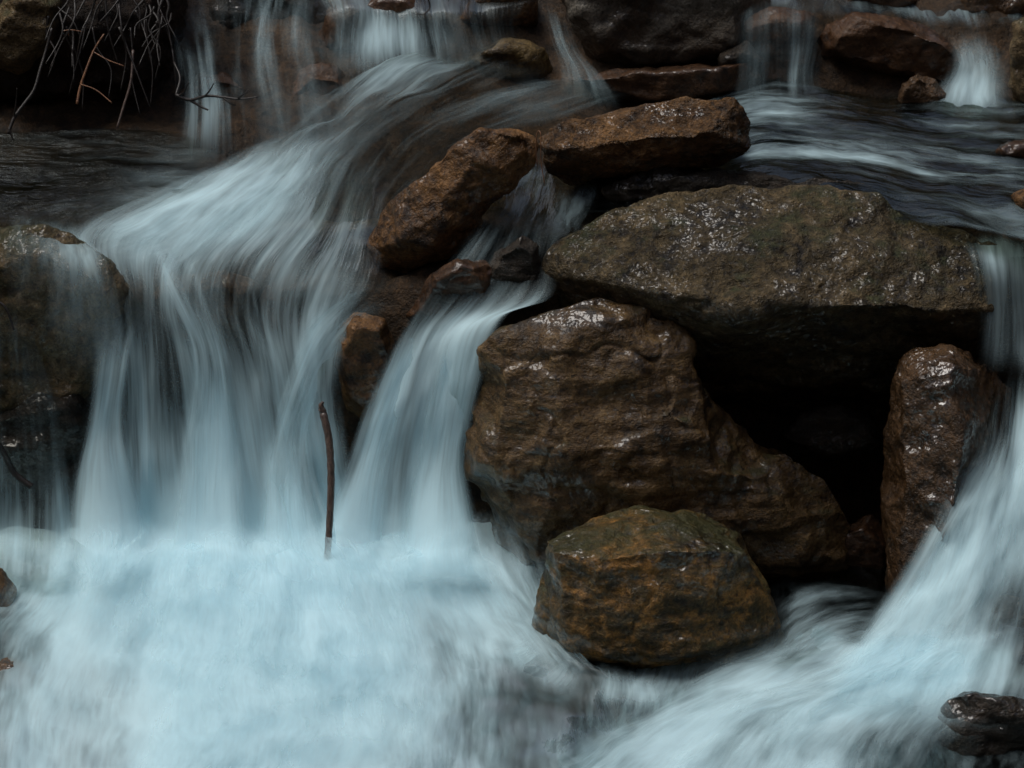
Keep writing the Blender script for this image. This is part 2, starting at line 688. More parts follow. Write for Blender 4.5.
gx, gy = axis(-1.5, 1.5, 0.018, 60), axis(-1.3, 1.9, 0.018, 60)
X, Y = np.meshgrid(gx, gy)
lip = np.where(X > 0.2, 0.36, 0.14) + 0.05 * np.sin(X * 5)
lip = 0.14 + 0.24 * sstep(0.05, 0.35, X) + 0.03 * np.sin(X * 9)
up = sstep(0, 1, (Y - (lip - 0.10)) / 0.16)
zu = H(X, np.clip(Y, -0.2, 2.0)) - 0.07
zl = -0.50 + 0.06 * np.clip(-Y - 0.9, -10, 0) * 0 - 0.04 * np.clip(-Y - 1.0, 0, 5)
Z = zl * (1 - up) + zu * up
bank = np.clip(np.abs(X) - 1.5, 0, None)
Z += 1.25 * bank * np.exp(-bank * 0.05) * sstep(0, 1.2, bank)  # side banks steepened to cut low sky light
Z += 0.75 * np.clip(Y - 2.0, 0, 20) * np.exp(-np.clip(Y - 2, 0, 30) * 0.04)  # upstream slope, also steepened for more light from above
Z += 1.5 * np.clip(-Y - 7.0, 0, 12)  # unseen slope behind the camera, added to keep front sky light out
pp = np.stack([X.ravel(), Y.ravel(), np.zeros(X.size)], 1)
near = (np.exp(-np.clip(np.abs(X) - 2.2, 0, None)) * np.exp(-np.clip(np.abs(Y) - 2.5, 0, None))).ravel()
nz = 0.055 * fbm(pp * 4.0, 5, 0.6) + 0.035 * np.abs(fbm(pp * 11 + 5, 3))
Z = Z + (nz * (0.35 + 0.65 * near)).reshape(Z.shape)
idx = np.arange(X.size).reshape(X.shape)
F = np.stack([idx[:-1, :-1], idx[:-1, 1:], idx[1:, 1:], idx[1:, :-1]], -1).reshape(-1, 4)
M_bed = rock_mat('wet bed rock', 3, (0.006, 0.004, 0.002), (0.028, 0.016, 0.007), (0.060, 0.033, 0.014), gloss=0.03, band=2.5)
bed = link('stream_bed', np.stack([X.ravel(), Y.ravel(), Z.ravel()], 1), F, M_bed)
tag(bed, 'dark brown stony bed of the stream', 'stream bed', None, 'structure')

# ------------------------------------------------------------------ stones
M_boulder = rock_mat('olive grey schist', 11, (0.006, 0.004, 0.002), (0.048, 0.034, 0.014), (0.13, 0.092, 0.045), moss=(0.0259, 0.0319, 0.0101),
                     moss_amt=0.12, rot=(0, 0.22, 0), band=4, gloss=0.6, bump=2.2)
M_mid = rock_mat('brown banded gneiss', 5, (0.0152, 0.0083, 0.0029), (0.0607, 0.0333, 0.0103), (0.1290, 0.0790, 0.0310), moss=(0.0283, 0.0284, 0.0101), moss_amt=0.12,
                 rot=(0, 0.05, 0), band=6, gloss=0.62, bump=0.9)
M_front = rock_mat('ochre streaked stone', 8, (0.014, 0.009, 0.004), (0.062, 0.038, 0.010), (0.26, 0.125, 0.028), moss=(0.0283, 0.0300, 0.0092), moss_amt=0.45,
                   rot=(0, -0.2, 0), band=5, gloss=0.7, bump=1.3)
M_red = rock_mat('wet reddish brown stone', 14, (0.0141, 0.0077, 0.0031), (0.0542, 0.0284, 0.0114), (0.0941, 0.0515, 0.0230), rot=(0.3, 1.1, 0), band=3, gloss=1.0, bump=1.6,
                 pale=(0.0941, 0.0722, 0.0504), pale_amt=0.3)
M_tan = rock_mat('wet tan brown stone', 17, (0.018, 0.008, 0.003), (0.090, 0.042, 0.012), (0.19, 0.095, 0.032), rot=(0, 0.6, 0), band=3, gloss=0.75, bump=1.3)
M_slab = rock_mat('coarse rust brown slab', 21, (0.016, 0.008, 0.003), (0.080, 0.040, 0.013), (0.18, 0.095, 0.036), rot=(0, -0.1, 0), band=3, gloss=0.85, bump=2.2)
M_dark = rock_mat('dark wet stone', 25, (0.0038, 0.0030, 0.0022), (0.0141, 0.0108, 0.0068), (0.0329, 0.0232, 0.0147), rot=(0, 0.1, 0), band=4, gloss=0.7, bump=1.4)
M_grey = rock_mat('patchy brown and grey stone', 29, (0.0094, 0.0057, 0.0031), (0.0283, 0.0175, 0.0092), (0.0470, 0.0310, 0.0160), rot=(0, 0.9, 0), band=1.6, gloss=0.5, bump=1.0,
                  pale=(0.22, 0.21, 0.18), pale_amt=1.0)
M_rust = rock_mat('rust red stone', 33, (0.0117, 0.0052, 0.0022), (0.0447, 0.0197, 0.0073), (0.0706, 0.0340, 0.0138), rot=(0, 0.1, 0), band=2, gloss=0.6, bump=0.7)
M_moss = rock_mat('mossy brown stone', 37, (0.020, 0.013, 0.006), (0.100, 0.068, 0.030), (0.20, 0.14, 0.07), moss=(0.0236, 0.0284, 0.0083), moss_amt=0.5,
                  rot=(0, 0.4, 0), band=1.5, gloss=0.4, bump=2.0)
M_ochre = rock_mat('ochre stone', 41, (0.0236, 0.0155, 0.0055), (0.0800, 0.0515, 0.0160), (0.1224, 0.0825, 0.0276), band=2, gloss=0.4)

# big boulder over the hollow
rock('boulder', 'largest boulder, long and olive grey, spanning the dark hollow', 'boulder', [hull(
    [(546, 270, .14), (556, 246, .16), (610, 209, .2), (660, 192, .22), (715, 187, .22), (830, 187, .22), (880, 197, .2), (940, 216, .18), (1000, 240, .14), (1036, 285, .12),
     (1034, 350, .18), (985, 398, .26), (890, 415, .32), (790, 420, .34), (700, 405, .32), (620, 345, .24), (560, 300, .16)], 0.16, T=0.3, back=0.8,
    front=[(575, 272, 0.07), (650, 288, -0.02), (760, 304, -0.07), (870, 306, -0.05), (985, 312, 0.01), (700, 330, 0.02), (850, 340, 0.03), (640, 238, 0.08),
           (780, 238, 0.06), (900, 250, 0.07)])],
     M_boulder, 2, voxel=0.0055, smooth=9, facets=4, chip=0.015, strata=0.0035, big=0.012, fine=0.006, rot=0.25, bandf=14)
# middle boulder with the sloping tail
rock('boulder', 'brown banded boulder rising beside the fall, sloping down to the right', 'boulder', [
    hull([(474, 385), (478, 350), (500, 325), (545, 303), (592, 290), (640, 296), (676, 316), (690, 345), (690, 400), (720, 440), (700, 560), (600, 575), (515, 568),
          (490, 545), (474, 495)], -0.02, T=0.28, front=[(500, 385, -0.08), (500, 480, -0.12), (560, 330, -0.06), (650, 335, -0.05), (660, 450, -0.15), (560, 450, -0.16),
                                                        (540, 560, -0.15), (680, 560, -0.15)]),
    hull([(676, 392), (708, 412), (744, 430), (790, 452), (828, 478), (862, 512), (872, 550), (860, 585), (760, 590), (640, 585), (640, 430)], -0.03, T=0.2,
         front=[(690, 460, -0.12), (740, 480, -0.12), (800, 515, -0.10), (840, 560, -0.08), (670, 560, -0.15)]),
    hull([(610, 335), (684, 345), (694, 390), (706, 414), (742, 436), (770, 462), (760, 560), (600, 560)], -0.03, T=0.2,
         front=[(640, 400, -0.13), (690, 425, -0.125), (730, 462, -0.125), (640, 540, -0.16), (740, 540, -0.14)])],
     M_mid, 9, voxel=0.0055, facets=14, chip=0.03, strata=0.0032, big=0.016, fine=0.003, rot=0.05, bandf=20, cracks=0.006)
# small front stone
rock('rock', 'small ochre topped rock in the foam before the brown boulder', 'rock', [
    hull([(530, 640, -.33), (536, 590, -.33), (545, 540, -.31), (592, 520, -.24), (640, 506, -.2), (705, 516, -.2), (742, 536, -.24), (768, 585, -.3), (790, 640, -.36),
          (750, 668, -.38), (640, 672, -.39), (565, 662, -.36)], -0.30, T=0.2,
         front=[(552, 552, -0.39), (600, 560, -0.43), (690, 549, -0.42), (745, 553, -0.37), (570, 645, -0.43), (610, 655, -.46), (680, 658, -0.47), (750, 640, -0.43)])],
     M_front, 12, voxel=0.004, smooth=1, facets=2, chip=0.012, strata=0.003, big=0.005, fine=0.004, rot=-0.25, bandf=16, cracks=0.004, ang=.6)
# right stone
rock('rock', 'upright reddish rock glistening beside the right-hand fall', 'rock', [
    hull([(878, 490, -.08), (884, 430, -.06), (894, 372, -.04), (915, 352, -.03), (950, 347, -.02), (990, 358, .02), (1013, 388, .04), (1008, 430, .02), (985, 520, -.04),
          (940, 610, -.12), (896, 620, -.12), (885, 560, -.1)], -0.08, T=0.2,
         front=[(902, 385, -0.11), (952, 368, -0.13), (963, 440, -0.19), (956, 505, -0.24), (900, 470, -0.17), (904, 590, -0.24), (932, 590, -0.27)])],
     M_red, 15, voxel=0.0045, smooth=2, facets=4, chip=0.02, strata=0.003, big=0.012, fine=0.005, rot=1.2, bandf=14)
# oblong stone + slab
rock('rock', 'tan brown oblong rock leaning diagonally in the stream', 'rock', [
    hull([(368, 243), (384, 207), (440, 152), (484, 124), (520, 119), (540, 134), (534, 168), (480, 212), (448, 262), (410, 278), (378, 266)], 0.24, T=0.16, fs=0.6, t=0.05,
         front=[(400, 240, 0.17), (425, 215, 0.18), (470, 170, 0.2), (515, 142, 0.22), (430, 245, 0.17)])],
     M_tan, 18, voxel=0.0045, facets=14, chip=0.05, strata=0.0027, big=0.010, fine=0.004, rot=0.7, bandf=14)
rock('rock', 'flat rust brown slab lying level behind the largest boulder', 'rock', [
    hull([(537, 140), (552, 126), (600, 114), (680, 99), (735, 96), (748, 118), (752, 150), (720, 168), (640, 172), (575, 186), (545, 176)], 0.36, T=0.2, back=0.85,
         front=[(560, 150, 0.30), (640, 142, 0.28), (725, 132, 0.28), (640, 165, 0.30)])],
     M_slab, 23, voxel=0.0045, facets=12, chip=0.045, strata=0.0027, big=0.010, fine=0.006, rot=-0.12, bandf=14)
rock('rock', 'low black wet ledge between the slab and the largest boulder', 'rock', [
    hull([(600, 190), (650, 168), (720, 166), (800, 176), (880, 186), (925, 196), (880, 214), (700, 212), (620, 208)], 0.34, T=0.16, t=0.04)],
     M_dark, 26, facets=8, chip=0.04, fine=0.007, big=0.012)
# gap stones
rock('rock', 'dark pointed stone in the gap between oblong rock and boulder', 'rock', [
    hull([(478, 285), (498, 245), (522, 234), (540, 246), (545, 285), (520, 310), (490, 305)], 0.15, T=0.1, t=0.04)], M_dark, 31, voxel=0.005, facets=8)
rock('rock', 'reddish stone under thin water below the oblong rock', 'rock', [
    hull([(405, 318), (430, 275), (462, 255), (492, 262), (500, 300), (470, 325), (430, 335)], 0.125, T=0.1, t=0.04)], M_rust, 32, voxel=0.005, facets=8)
rock('rock', 'brown stone showing through the middle of the fall', 'rock', [
    hull([(334, 335), (352, 312), (385, 318), (398, 350), (392, 400), (368, 430), (346, 410)], 0.09, T=0.14, t=0.045)], M_tan, 36, voxel=0.005, facets=8)
# left side
rock('boulder', 'mossy brown boulder at the left lip of the fall', 'boulder', [
    hull([(-60, 300), (-30, 235), (40, 222), (110, 258), (140, 310), (128, 360), (95, 400), (60, 440), (-40, 440)], 0.13, T=0.3, t=0.06)], M_moss, 44,
     facets=6, chip=0.04, big=0.02, fine=0.007)
rock('rock', 'dark rock wall dripping below the mossy boulder', 'rock', [
    hull([(-60, 420), (20, 390), (75, 380), (95, 420), (105, 520), (95, 600), (-60, 600)], 0.09, T=0.2, t=0.05)], M_dark, 46, facets=10)
rock('rock', 'ochre rock under the veil of the upper left flow', 'rock', [
    hull([(170, 262), (220, 226), (300, 216), (390, 222), (410, 250), (340, 285), (220, 292)], 0.36, T=0.25, t=0.05)], M_ochre, 48, facets=8)
rock('rock', 'rounded brown rock under the thin fall at upper left', 'rock', [
    hull([(270, 130), (280, 90), (310, 62), (345, 66), (368, 100), (375, 150), (320, 165), (280, 160)], 0.88, T=0.3, t=0.06)], M_rust, 50, facets=6)
rock('rock', 'brown rock behind the narrow fall near the forked twig', 'rock', [
    hull([(170, 130), (178, 85), (210, 70), (250, 78), (270, 120), (262, 165), (180, 165)], 0.86, T=0.3, t=0.05)], M_rust, 51, facets=8)
rock('rock', 'dark brown rock at the head of the left flow', 'rock', [
    hull([(180, 60), (205, -10), (260, -40), (330, -10), (345, 40), (300, 75), (220, 85)], 1.12, T=0.3, t=0.06)], M_dark, 52, facets=8)
rock('rock', 'reddish ledge spilling white water at the top', 'rock', [
    hull([(310, 60), (325, 15), (370, -12), (430, -8), (448, 20), (436, 55), (380, 70)], 1.02, T=0.3, t=0.06)], M_rust, 53, facets=8)
rock('rock', 'low brown rock under water beside the upper fall', 'rock', [
    hull([(455, 72), (470, 48), (510, 38), (545, 48), (552, 78), (500, 92)], 0.92, T=0.2, t=0.05)], M_ochre, 54, facets=8)
# top middle and right
rock('boulder', 'big brown boulder with grey patches at the top', 'boulder', [
    hull([(548, -30), (640, -90), (740, -60), (765, 0), (756, 50), (720, 78), (640, 82), (585, 66), (556, 30)], 1.02, T=0.4, t=0.12)],
     M_grey, 56, facets=14, chip=0.05, big=0.02)
rock('rock', 'flat red brown ledge below the grey patched boulder', 'rock', [
    hull([(570, 78), (620, 68), (700, 66), (752, 62), (752, 92), (700, 106), (640, 104), (590, 96)], 0.86, T=0.2, t=0.05)], M_rust, 57, facets=8)
rock('rock', 'reddish rock face behind the thin falls at upper right', 'rock', [
    hull([(735, 20), (775, 5), (812, 15), (816, 70), (800, 98), (745, 98)], 0.96, T=0.25, t=0.05)], M_rust, 58, facets=8)
rock('rock', 'long red brown rock with rounded top at upper right', 'rock', [
    hull([(810, 45), (822, 20), (855, 9), (905, 18), (955, 38), (985, 70), (992, 100), (950, 92), (900, 70), (845, 66), (815, 58)], 0.98, T=0.25, t=0.07)],
     M_rust, 60, facets=10, chip=0.03)
rock('rock', 'small reddish stone splitting the water under the long rock', 'rock', [
    hull([(893, 112), (900, 82), (918, 70), (940, 80), (956, 112), (920, 122)], 0.82, T=0.1, t=0.03)], M_red, 61, voxel=0.005, facets=8)
rock('rock', 'red brown rock with thin water in the top corner', 'rock', [
    hull([(945, 8), (960, -10), (1010, -18), (1040, 0), (1035, 28), (990, 28), (955, 20)], 1.12, T=0.25, t=0.05)], M_red, 62, facets=8)
rock('rock', 'dark mossy rock cut by the upper right edge', 'rock', [
    hull([(1002, 60), (1012, 20), (1060, 0), (1090, 60), (1070, 120), (1020, 116)], 0.84, T=0.2, t=0.05)], M_moss, 63, facets=8)
rock('rock', 'dark low rock filling the space behind the long rock', 'rock', [
    hull([(760, 10), (840, -30), (960, -40), (1000, 10), (960, 40), (820, 40)], 1.3, T=0.4, t=0.05)], M_moss, 64, facets=8)
rock('rock', 'rust coloured stone awash at the right edge of the upper pool', 'rock', [
    hull([(985, 160), (1005, 142), (1050, 138), (1070, 165), (1030, 178)], 0.52, T=0.14, t=0.04)], M_rust, 66, facets=8)
rock('rock', 'brown stone at the right edge above the side fall', 'rock', [
    hull([(1000, 235), (1012, 195), (1050, 180), (1080, 220), (1060, 262), (1015, 258)], 0.24, T=0.2, t=0.04)], M_tan, 67, facets=8)
rock('rock', 'reddish stone cut by the top edge above the long rock', 'rock', [
    hull([(826, 8), (845, -14), (900, -18), (925, 0), (905, 14), (860, 16)], 1.14, T=0.2, t=0.05)], M_rust, 87, facets=6)
rock('rock', 'brown stone cut by the top edge left of the grey patched boulder', 'rock', [
    hull([(458, 22), (470, -12), (510, -25), (540, -5), (538, 25), (500, 36)], 1.06, T=0.2, t=0.05)], M_tan, 88, facets=6)
rock('rock', 'glossy dark stone wedged right of the grey patched boulder', 'rock', [
    hull([(712, 78), (722, 50), (748, 42), (766, 60), (762, 92), (730, 96)], 0.90, T=0.12, t=0.04)], M_dark, 89, voxel=0.005, facets=6)
rock('rock', 'low wet brown stone in the dark water before the hollow', 'rock', [
    hull([(770, 600), (800, 560), (835, 528), (872, 515), (896, 540), (900, 600), (830, 625)], 0.0, T=0.14, t=0.05)], M_rust, 90, voxel=0.005, facets=6)
# hollow
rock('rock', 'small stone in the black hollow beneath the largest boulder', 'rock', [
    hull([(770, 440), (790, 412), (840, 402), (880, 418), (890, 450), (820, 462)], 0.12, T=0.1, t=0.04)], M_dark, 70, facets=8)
# lower right
rock('rock', 'brown rock under the spray of the right fall', 'rock', [
    hull([(905, 700), (930, 630), (985, 590), (1060, 600), (1080, 690), (1000, 730)], -0.30, T=0.2, t=0.03)], M_tan, 72, facets=8)
rock('rock', 'dark rust topped rock in the lower right corner', 'rock', [
    hull([(938, 740), (946, 700), (965, 686), (1000, 690), (1040, 700), (1100, 760), (1060, 850), (960, 850), (930, 790)], -0.662, T=0.2, t=0.05)], M_dark, 73, voxel=0.005, facets=8)
rock('rock', 'brown stone at the right edge under the fall', 'rock', [
    hull([(1002, 690), (1010, 645), (1040, 630), (1070, 670), (1050, 720), (1015, 715)], -0.44, T=0.12, t=0.04)], M_rust, 74, facets=8)
# lower left
rock('rock', 'brown stone awash at the left edge of the foam pool', 'rock', [
    hull([(-50, 700), (-30, 668), (15, 660), (45, 680), (40, 712), (-10, 728)], -0.455, T=0.14, t=0.04)], M_tan, 76, facets=8)
rock('rock', 'dark brown stone showing through foam at the lower left', 'rock', [
    hull([(30, 780), (45, 738), (70, 726), (92, 745), (95, 790), (60, 800)], -0.62, T=0.12, t=0.03)], M_tan, 77, facets=8)
rock('rock', 'brown stone by the left edge where the foam begins', 'rock', [
    hull([(-50, 640), (-40, 580), (0, 565), (18, 590), (10, 650), (-20, 660)], -0.20, T=0.16, t=0.04)], M_tan, 78, facets=8)
rock('rock', 'brown rock forming the lip under the left fall', 'rock', [
    hull([(140, 300), (165, 275), (230, 268), (262, 285), (255, 335), (200, 352), (150, 345)], 0.20, T=0.2, t=0.05)], M_tan, 84, facets=8)
rock('rock', 'reddish brown rock under the lip right of the thick chute', 'rock', [
    hull([(255, 305), (275, 280), (330, 275), (360, 292), (350, 345), (300, 360), (262, 345)], 0.19, T=0.2, t=0.05)], M_rust, 85, facets=8)
rock('rock', 'red stone glimpsed behind the veil by the upright stick', 'rock', [
    hull([(292, 520), (300, 492), (322, 484), (345, 500), (345, 535), (310, 545)], 0.04, T=0.1, t=0.03)], M_rust, 86, facets=8)
# bank top left
M_soil = rock_mat('dark root soil', 55, (0.006, 0.004, 0.003), (0.018, 0.011, 0.007), (0.04, 0.022, 0.013), band=1, gloss=0.2, bump=2.5)
rock('bank', 'dark overhanging bank of soil and roots at the top left', 'bank', [
    hull([(-160, 110), (-150, -120), (100, -160), (200, -80), (188, 20), (150, 110), (60, 122), (-60, 130)], 0.88, T=0.5, t=0.12)], M_soil, 80, voxel=0.01,
     facets=10, big=0.05, fine=0.014)
rock('rock', 'greenish rock in the top left corner', 'rock', [
    hull([(-30, 60), (-10, 5), (30, -20), (62, 0), (56, 45), (20, 75)], 0.72, T=0.2, t=0.05)], M_moss, 81, facets=8)

# ------------------------------------------------------------------ water sheets
W_fall = water_mat('silky falling water', gain=2.5, refl=0.12, tint=(0.62, 0.62, 0.58), su=(11, 34, 130), sv=(1.2, 2.6, 7.0), wts=(0.54, 0.33, 0.13))
W_run = water_mat('fast water over stone', gain=1.9, su=(12, 40, 150), sv=(1.8, 4.0, 11), wts=(0.5, 0.32, 0.18), rough=0.3, refl=0.16, tint=(0.6, 0.6, 0.56), warp=0.03)
W_pool = water_mat('white foam', gain=2.2, su=(5, 24, 130), sv=(2.4, 5.0, 13.0), wts=(0.58, 0.28, 0.14), warp=0.05, bump=0.7, amax=0.98, refl=0.3)
W_veil = water_mat('thin aerated veil', gain=2.5, su=(12, 38, 140), sv=(1.2, 2.6, 7.0), wts=(0.54, 0.33, 0.13), tint=(1, 1, 1), refl=0.0)
W_mist = water_mat('soft foam spray', gain=2.3, su=(5, 20, 110), sv=(2.6, 5.0, 13.0), wts=(0.58, 0.28, 0.14), warp=0.05, tint=(1, 1, 1), refl=0.0, bump=0.5)
W_dark = water_mat('dark rippled water', gain=1.9, su=(14, 40, 110), sv=(3.4, 9, 26), tint=(0.32, 0.34, 0.28), rough=0.12, warp=0.06, bump=1.3, refl=0.11)
ZP = -0.385


def foot(x0, y0, x1, y1, f=1.0, h=0.06):
    """the foot of a fall: it turns over onto the pool and dies out in the foam"""
    x1, y1 = x0 + (x1 - x0) * .5, y0 + (y1 - y0) * .5
    return [(x0, y0, ('z', ZP + h), f), (x1, y1, ('z', ZP + h * .8), f), (x1 + (x1 - x0) * .9, y1 + (y1 - y0) * .9, ('z', ZP + h * .5), f * .8)]


# upper stream surface on the left, and its upstream part
flow('stream', [
    [(640, 96, 'h', 0.06), (560, 118, 'h', 0.08), (480, 146, 'h', 0.06), (420, 196, 'h', 0.08), (392, 250, 'h', 0.08)],
    [(610, 84, 'h', 0.09), (520, 104, 'h', 0.15), (440, 140, 'h', 0.09), (390, 190, 'h', 0.11), (362, 260, 'h', 0.09)],
    [(540, 66, 'h', 0.15), (470, 88, 'h', 0.17), (400, 122, 'h', 0.09), (350, 180, 'h', 0.14), (318, 260, 'h', 0.11)],
    [(480, 50, 'h', 0.15), (425, 76, 'h', 0.29), (365, 110, 'h', 0.12), (315, 165, 'h', 0.22), (270, 250, 'h', 0.15)],
    [(420, 52, 'h', 0.22), (375, 74, 'h', 0.29), (325, 112, 'h', 0.15), (270, 150, 'h', 0.30), (200, 220, 'h', 0.22)],
    [(350, 70, 'h', 0.15), (320, 95, 'h', 0.08), (285, 125, 'h', 0.15), (235, 150, 'h', 0.26), (150, 200, 'h', 0.15)]],
    W_run, 'dark fast water bending towards the fall', 1, amp=0.016, fu=(.12, .25), fv=(0.12, 0.25), lump=0.03)
flow('stream', [
    [(190, 130, 'h', .12), (120, 128, 'h', .06), (40, 130, 'h', .06), (-60, 130, 'h', .05)],
    [(230, 155, 'h', .25), (150, 152, 'h', .12), (60, 155, 'h', .06), (-60, 155, 'h', .05)],
    [(220, 185, 'h', .25), (140, 185, 'h', .10), (50, 190, 'h', .04), (-60, 190, 'h', .03)],
    [(180, 230, 'h', .25), (110, 225, 'h', .15), (40, 230, 'h', .03), (-60, 230, 'h', .02)]],
    W_dark, 'still black water under the bank at upper left', 2, amp=0.006, fu=(0.05, 0.2), fv=(0.2, 0))  # foam kept very low here to stand for the bank's shade
# main left flow: a thin veil everywhere, thicker chutes in front of it
main = [
    [(235, 152, 'h', .25), (130, 190, 'h', .42), (60, 232, 'h', .40), (72, 292, .10, .15), (84, 372, .04, 0.40), (78, 450, .0, 0.69), *foot(72, 530, 66, 585)],
    [(255, 140, 'h', .35), (180, 192, 'h', .55), (108, 236, 'h', .5), (118, 296, .11, .15), (126, 362, .05, 0.40), (130, 450, 0, 0.74), *foot(132, 540, 130, 590)],
    [(270, 137, 'h', .45), (215, 196, 'h', .6), (158, 244, 'h', .5), (150, 296, .11, .25), (153, 362, .05, 0.40), (155, 450, 0, 0.64), *foot(158, 528, 158, 585)],
    [(290, 133, 'h', .5), (245, 200, 'h', .62), (188, 252, 'h', .42), (176, 298, .11, .4), (192, 362, .05, 0.60), (206, 450, 0, 0.85), *foot(218, 545, 222, 600)],
    [(315, 130, 'h', .5), (280, 205, 'h', .5), (232, 258, 'h', .35), (222, 303, .11, .28), (238, 366, .05, 0.52), (250, 450, 0, 0.84), *foot(262, 532, 268, 590)],
    [(345, 130, 'h', .35), (320, 210, 'h', .35), (280, 264, 'h', .22), (268, 312, .10, .25), (280, 372, .04, 0.48), (290, 450, 0, 0.76), *foot(298, 540, 302, 595)],
    [(372, 140, 'h', .2), (352, 220, 'h', .2), (330, 275, 'h', .22), (316, 318, .09, .4), (312, 378, .03, 0.55), (318, 450, 0, 0.76), *foot(330, 526, 336, 590)],
    [(400, 165, 'h', .12), (388, 235, 'h', .12), (388, 284, 'h', .25), (362, 318, .08, .25), (345, 390, .02, .25), (350, 450, -.01, 0.79), *foot(366, 536, 372, 590)]]
flow('waterfall', main, W_fall, 'broad thin veil of the left fall', 3, 'waterfall', fu=(0.16, .08), fv=(0.2, 0.2), amp=0.006, lump=0.008)
fan = [[(262, 146, 'h', .3), (185, 186, 'h', .45), (95, 220, 'h', .5), (35, 246, 'h', .3)],
       [(290, 140, 'h', .5), (235, 190, 'h', .7), (160, 236, 'h', .6), (95, 272, .13, .3)],
       [(322, 134, 'h', .5), (285, 190, 'h', .65), (225, 248, 'h', .5), (180, 300, .12, .25)],
       [(345, 136, 'h', .2), (328, 200, 'h', .4), (288, 255, 'h', .3), (262, 310, .11, .12)]]
flow('stream', fan, W_mist, 'pale fan of foam spreading above the left fall', 25, fu=.3, fv=(.3, .35), amp=0.012, lift=0.02, lump=.02)
chutes = [
    ('straight white chute at the left end of the fall', [
        [(96, 318, .11, .1), (88, 362, .05, .5), (82, 440, .01, .6), *foot(76, 532, 66, 592)],
        [(122, 312, .11, .1), (114, 362, .05, .8), (110, 440, .01, .75), *foot(108, 545, 102, 600)],
        [(146, 312, .11, .05), (138, 362, .05, .5), (136, 440, .01, .5), *foot(138, 536, 138, 590)]], .28),
    ('thick white chute fanning down the middle of the left fall', [
        [(128, 232, 'h', .1), (162, 290, .12, .4), (180, 350, .06, .7), (176, 440, .01, .75), *foot(166, 540, 158, 600)],
        [(155, 226, 'h', .2), (184, 284, .12, .6), (205, 350, .065, .95), (210, 440, .015, .95), *foot(214, 550, 214, 610)],
        [(182, 226, 'h', .1), (204, 284, .12, .45), (230, 350, .06, .75), (246, 440, .01, .75), *foot(264, 545, 274, 600)]], .32),
    ('soft oblique veil right of the thick chute', [
        [(222, 258, 'h', .05), (236, 308, .11, .25), (256, 376, .05, .45), (270, 450, 0, .5), *foot(280, 538, 282, 595)],
        [(250, 262, 'h', .1), (262, 314, .11, .3), (282, 380, .05, .5), (298, 450, 0, .55), *foot(312, 548, 318, 600)],
        [(276, 266, 'h', .05), (290, 318, .10, .3), (312, 384, .04, .4), (330, 450, 0, .45), *foot(345, 540, 355, 592)]], .35),
    ('curling arc of white water from under the oblong rock', [
        [(404, 276, .14, .1), (356, 284, .13, .45), (304, 318, .10, .5), (280, 380, .05, .5), (270, 455, .01, .4), *foot(262, 540, 258, 595)],
        [(412, 288, .13, .25), (366, 300, .12, .65), (320, 335, .09, .6), (300, 390, .045, .55), (294, 455, .005, .5), *foot(292, 548, 292, 600)],
        [(420, 304, .12, .1), (382, 318, .105, .35), (342, 352, .08, .4), (322, 400, .04, .4), (318, 455, 0, .4), *foot(324, 540, 330, 592)]], .3)]
for k, (lab, lines, fu) in enumerate(chutes):
    lines = [[(x + 5 * math.sin(3.1 * k + 1.7 * i + j), y, q, f * .82) for i, (x, y, q, f) in enumerate(ln)] for j, ln in enumerate(lines)]
    lines = [[(x, y + (9 * math.sin(2.3 * k + 2.9 * j) if i > 2 else 0), q, f) for i, (x, y, q, f) in enumerate(ln)] for j, ln in enumerate(lines)]
    flow('waterfall', lines, W_veil, lab, 40 + k * 3, 'waterfall', fu=fu, fv=(.3, .32), amp=0.006, lift=.026, lump=.006)
flow('stream', [
    [(470, 165, 'h', .05), (462, 200, 'h', .1), (450, 240, 'h', .2)],
    [(520, 168, 'h', .1), (508, 205, 'h', .25), (490, 245, 'h', .3)],
    [(560, 175, 'h', .1), (552, 208, 'h', .3), (536, 250, 'h', .3)],
    [(620, 185, 'h', .05), (600, 212, 'h', .2), (580, 255, 'h', .2)]],
    W_dark, 'dark water welling out between slab and boulder', 33, fu=.1, fv=(.1, .3), amp=.012, lump=.012, lift=.03)
gap = [
    [(490, 205, .25, .1), (455, 250, .16, .35), (425, 290, .09, .25), (398, 335, .05, .4), (372, 400, .01, .6), (352, 470, -.03, .6), *foot(340, 535, 330, 592)],
    [(515, 205, .25, .2), (485, 255, .15, .2), (455, 300, .08, .22), (425, 340, .04, .65), (405, 400, 0, .8), (390, 470, -.03, .75), *foot(382, 548, 380, 600)],
    [(540, 205, .25, .25), (520, 262, .14, .1), (490, 305, .07, .2), (455, 337, .03, .6), (442, 400, 0, .8), (433, 470, -.03, .8), *foot(432, 538, 436, 592)],
    [(568, 210, .25, .2), (560, 265, .14, .1), (552, 300, .05, .22), (508, 318, .0, .45), (484, 378, -.02, .6), (470, 470, -.03, .55), *foot(488, 548, 502, 596)]]
flow('waterfall', gap, W_fall, 'narrow fall through the gap along the brown boulder', 5, 'waterfall', fu=(0.14, 0.16), fv=(0.1, 0.14), amp=0.007, lump=.008)
flow('waterfall', [[(462, 318, .07, .1), (440, 345, .05, .5), (424, 400, .02, .65), (410, 470, -.02, .6), *foot(400, 545, 396, 600)],
                   [(478, 320, .07, .2), (464, 345, .05, .7), (452, 400, .02, .8), (442, 470, -.02, .8), *foot(440, 552, 442, 606)],
                   [(490, 322, .07, .1), (480, 345, .05, .4), (474, 400, .02, .5), (468, 470, -.02, .4), *foot(476, 545, 484, 598)]],
     W_veil, 'bright chute hugging the left side of the brown boulder', 6, 'waterfall', fu=.3, fv=(0.25, 0.32), amp=0.006, lift=0.028)
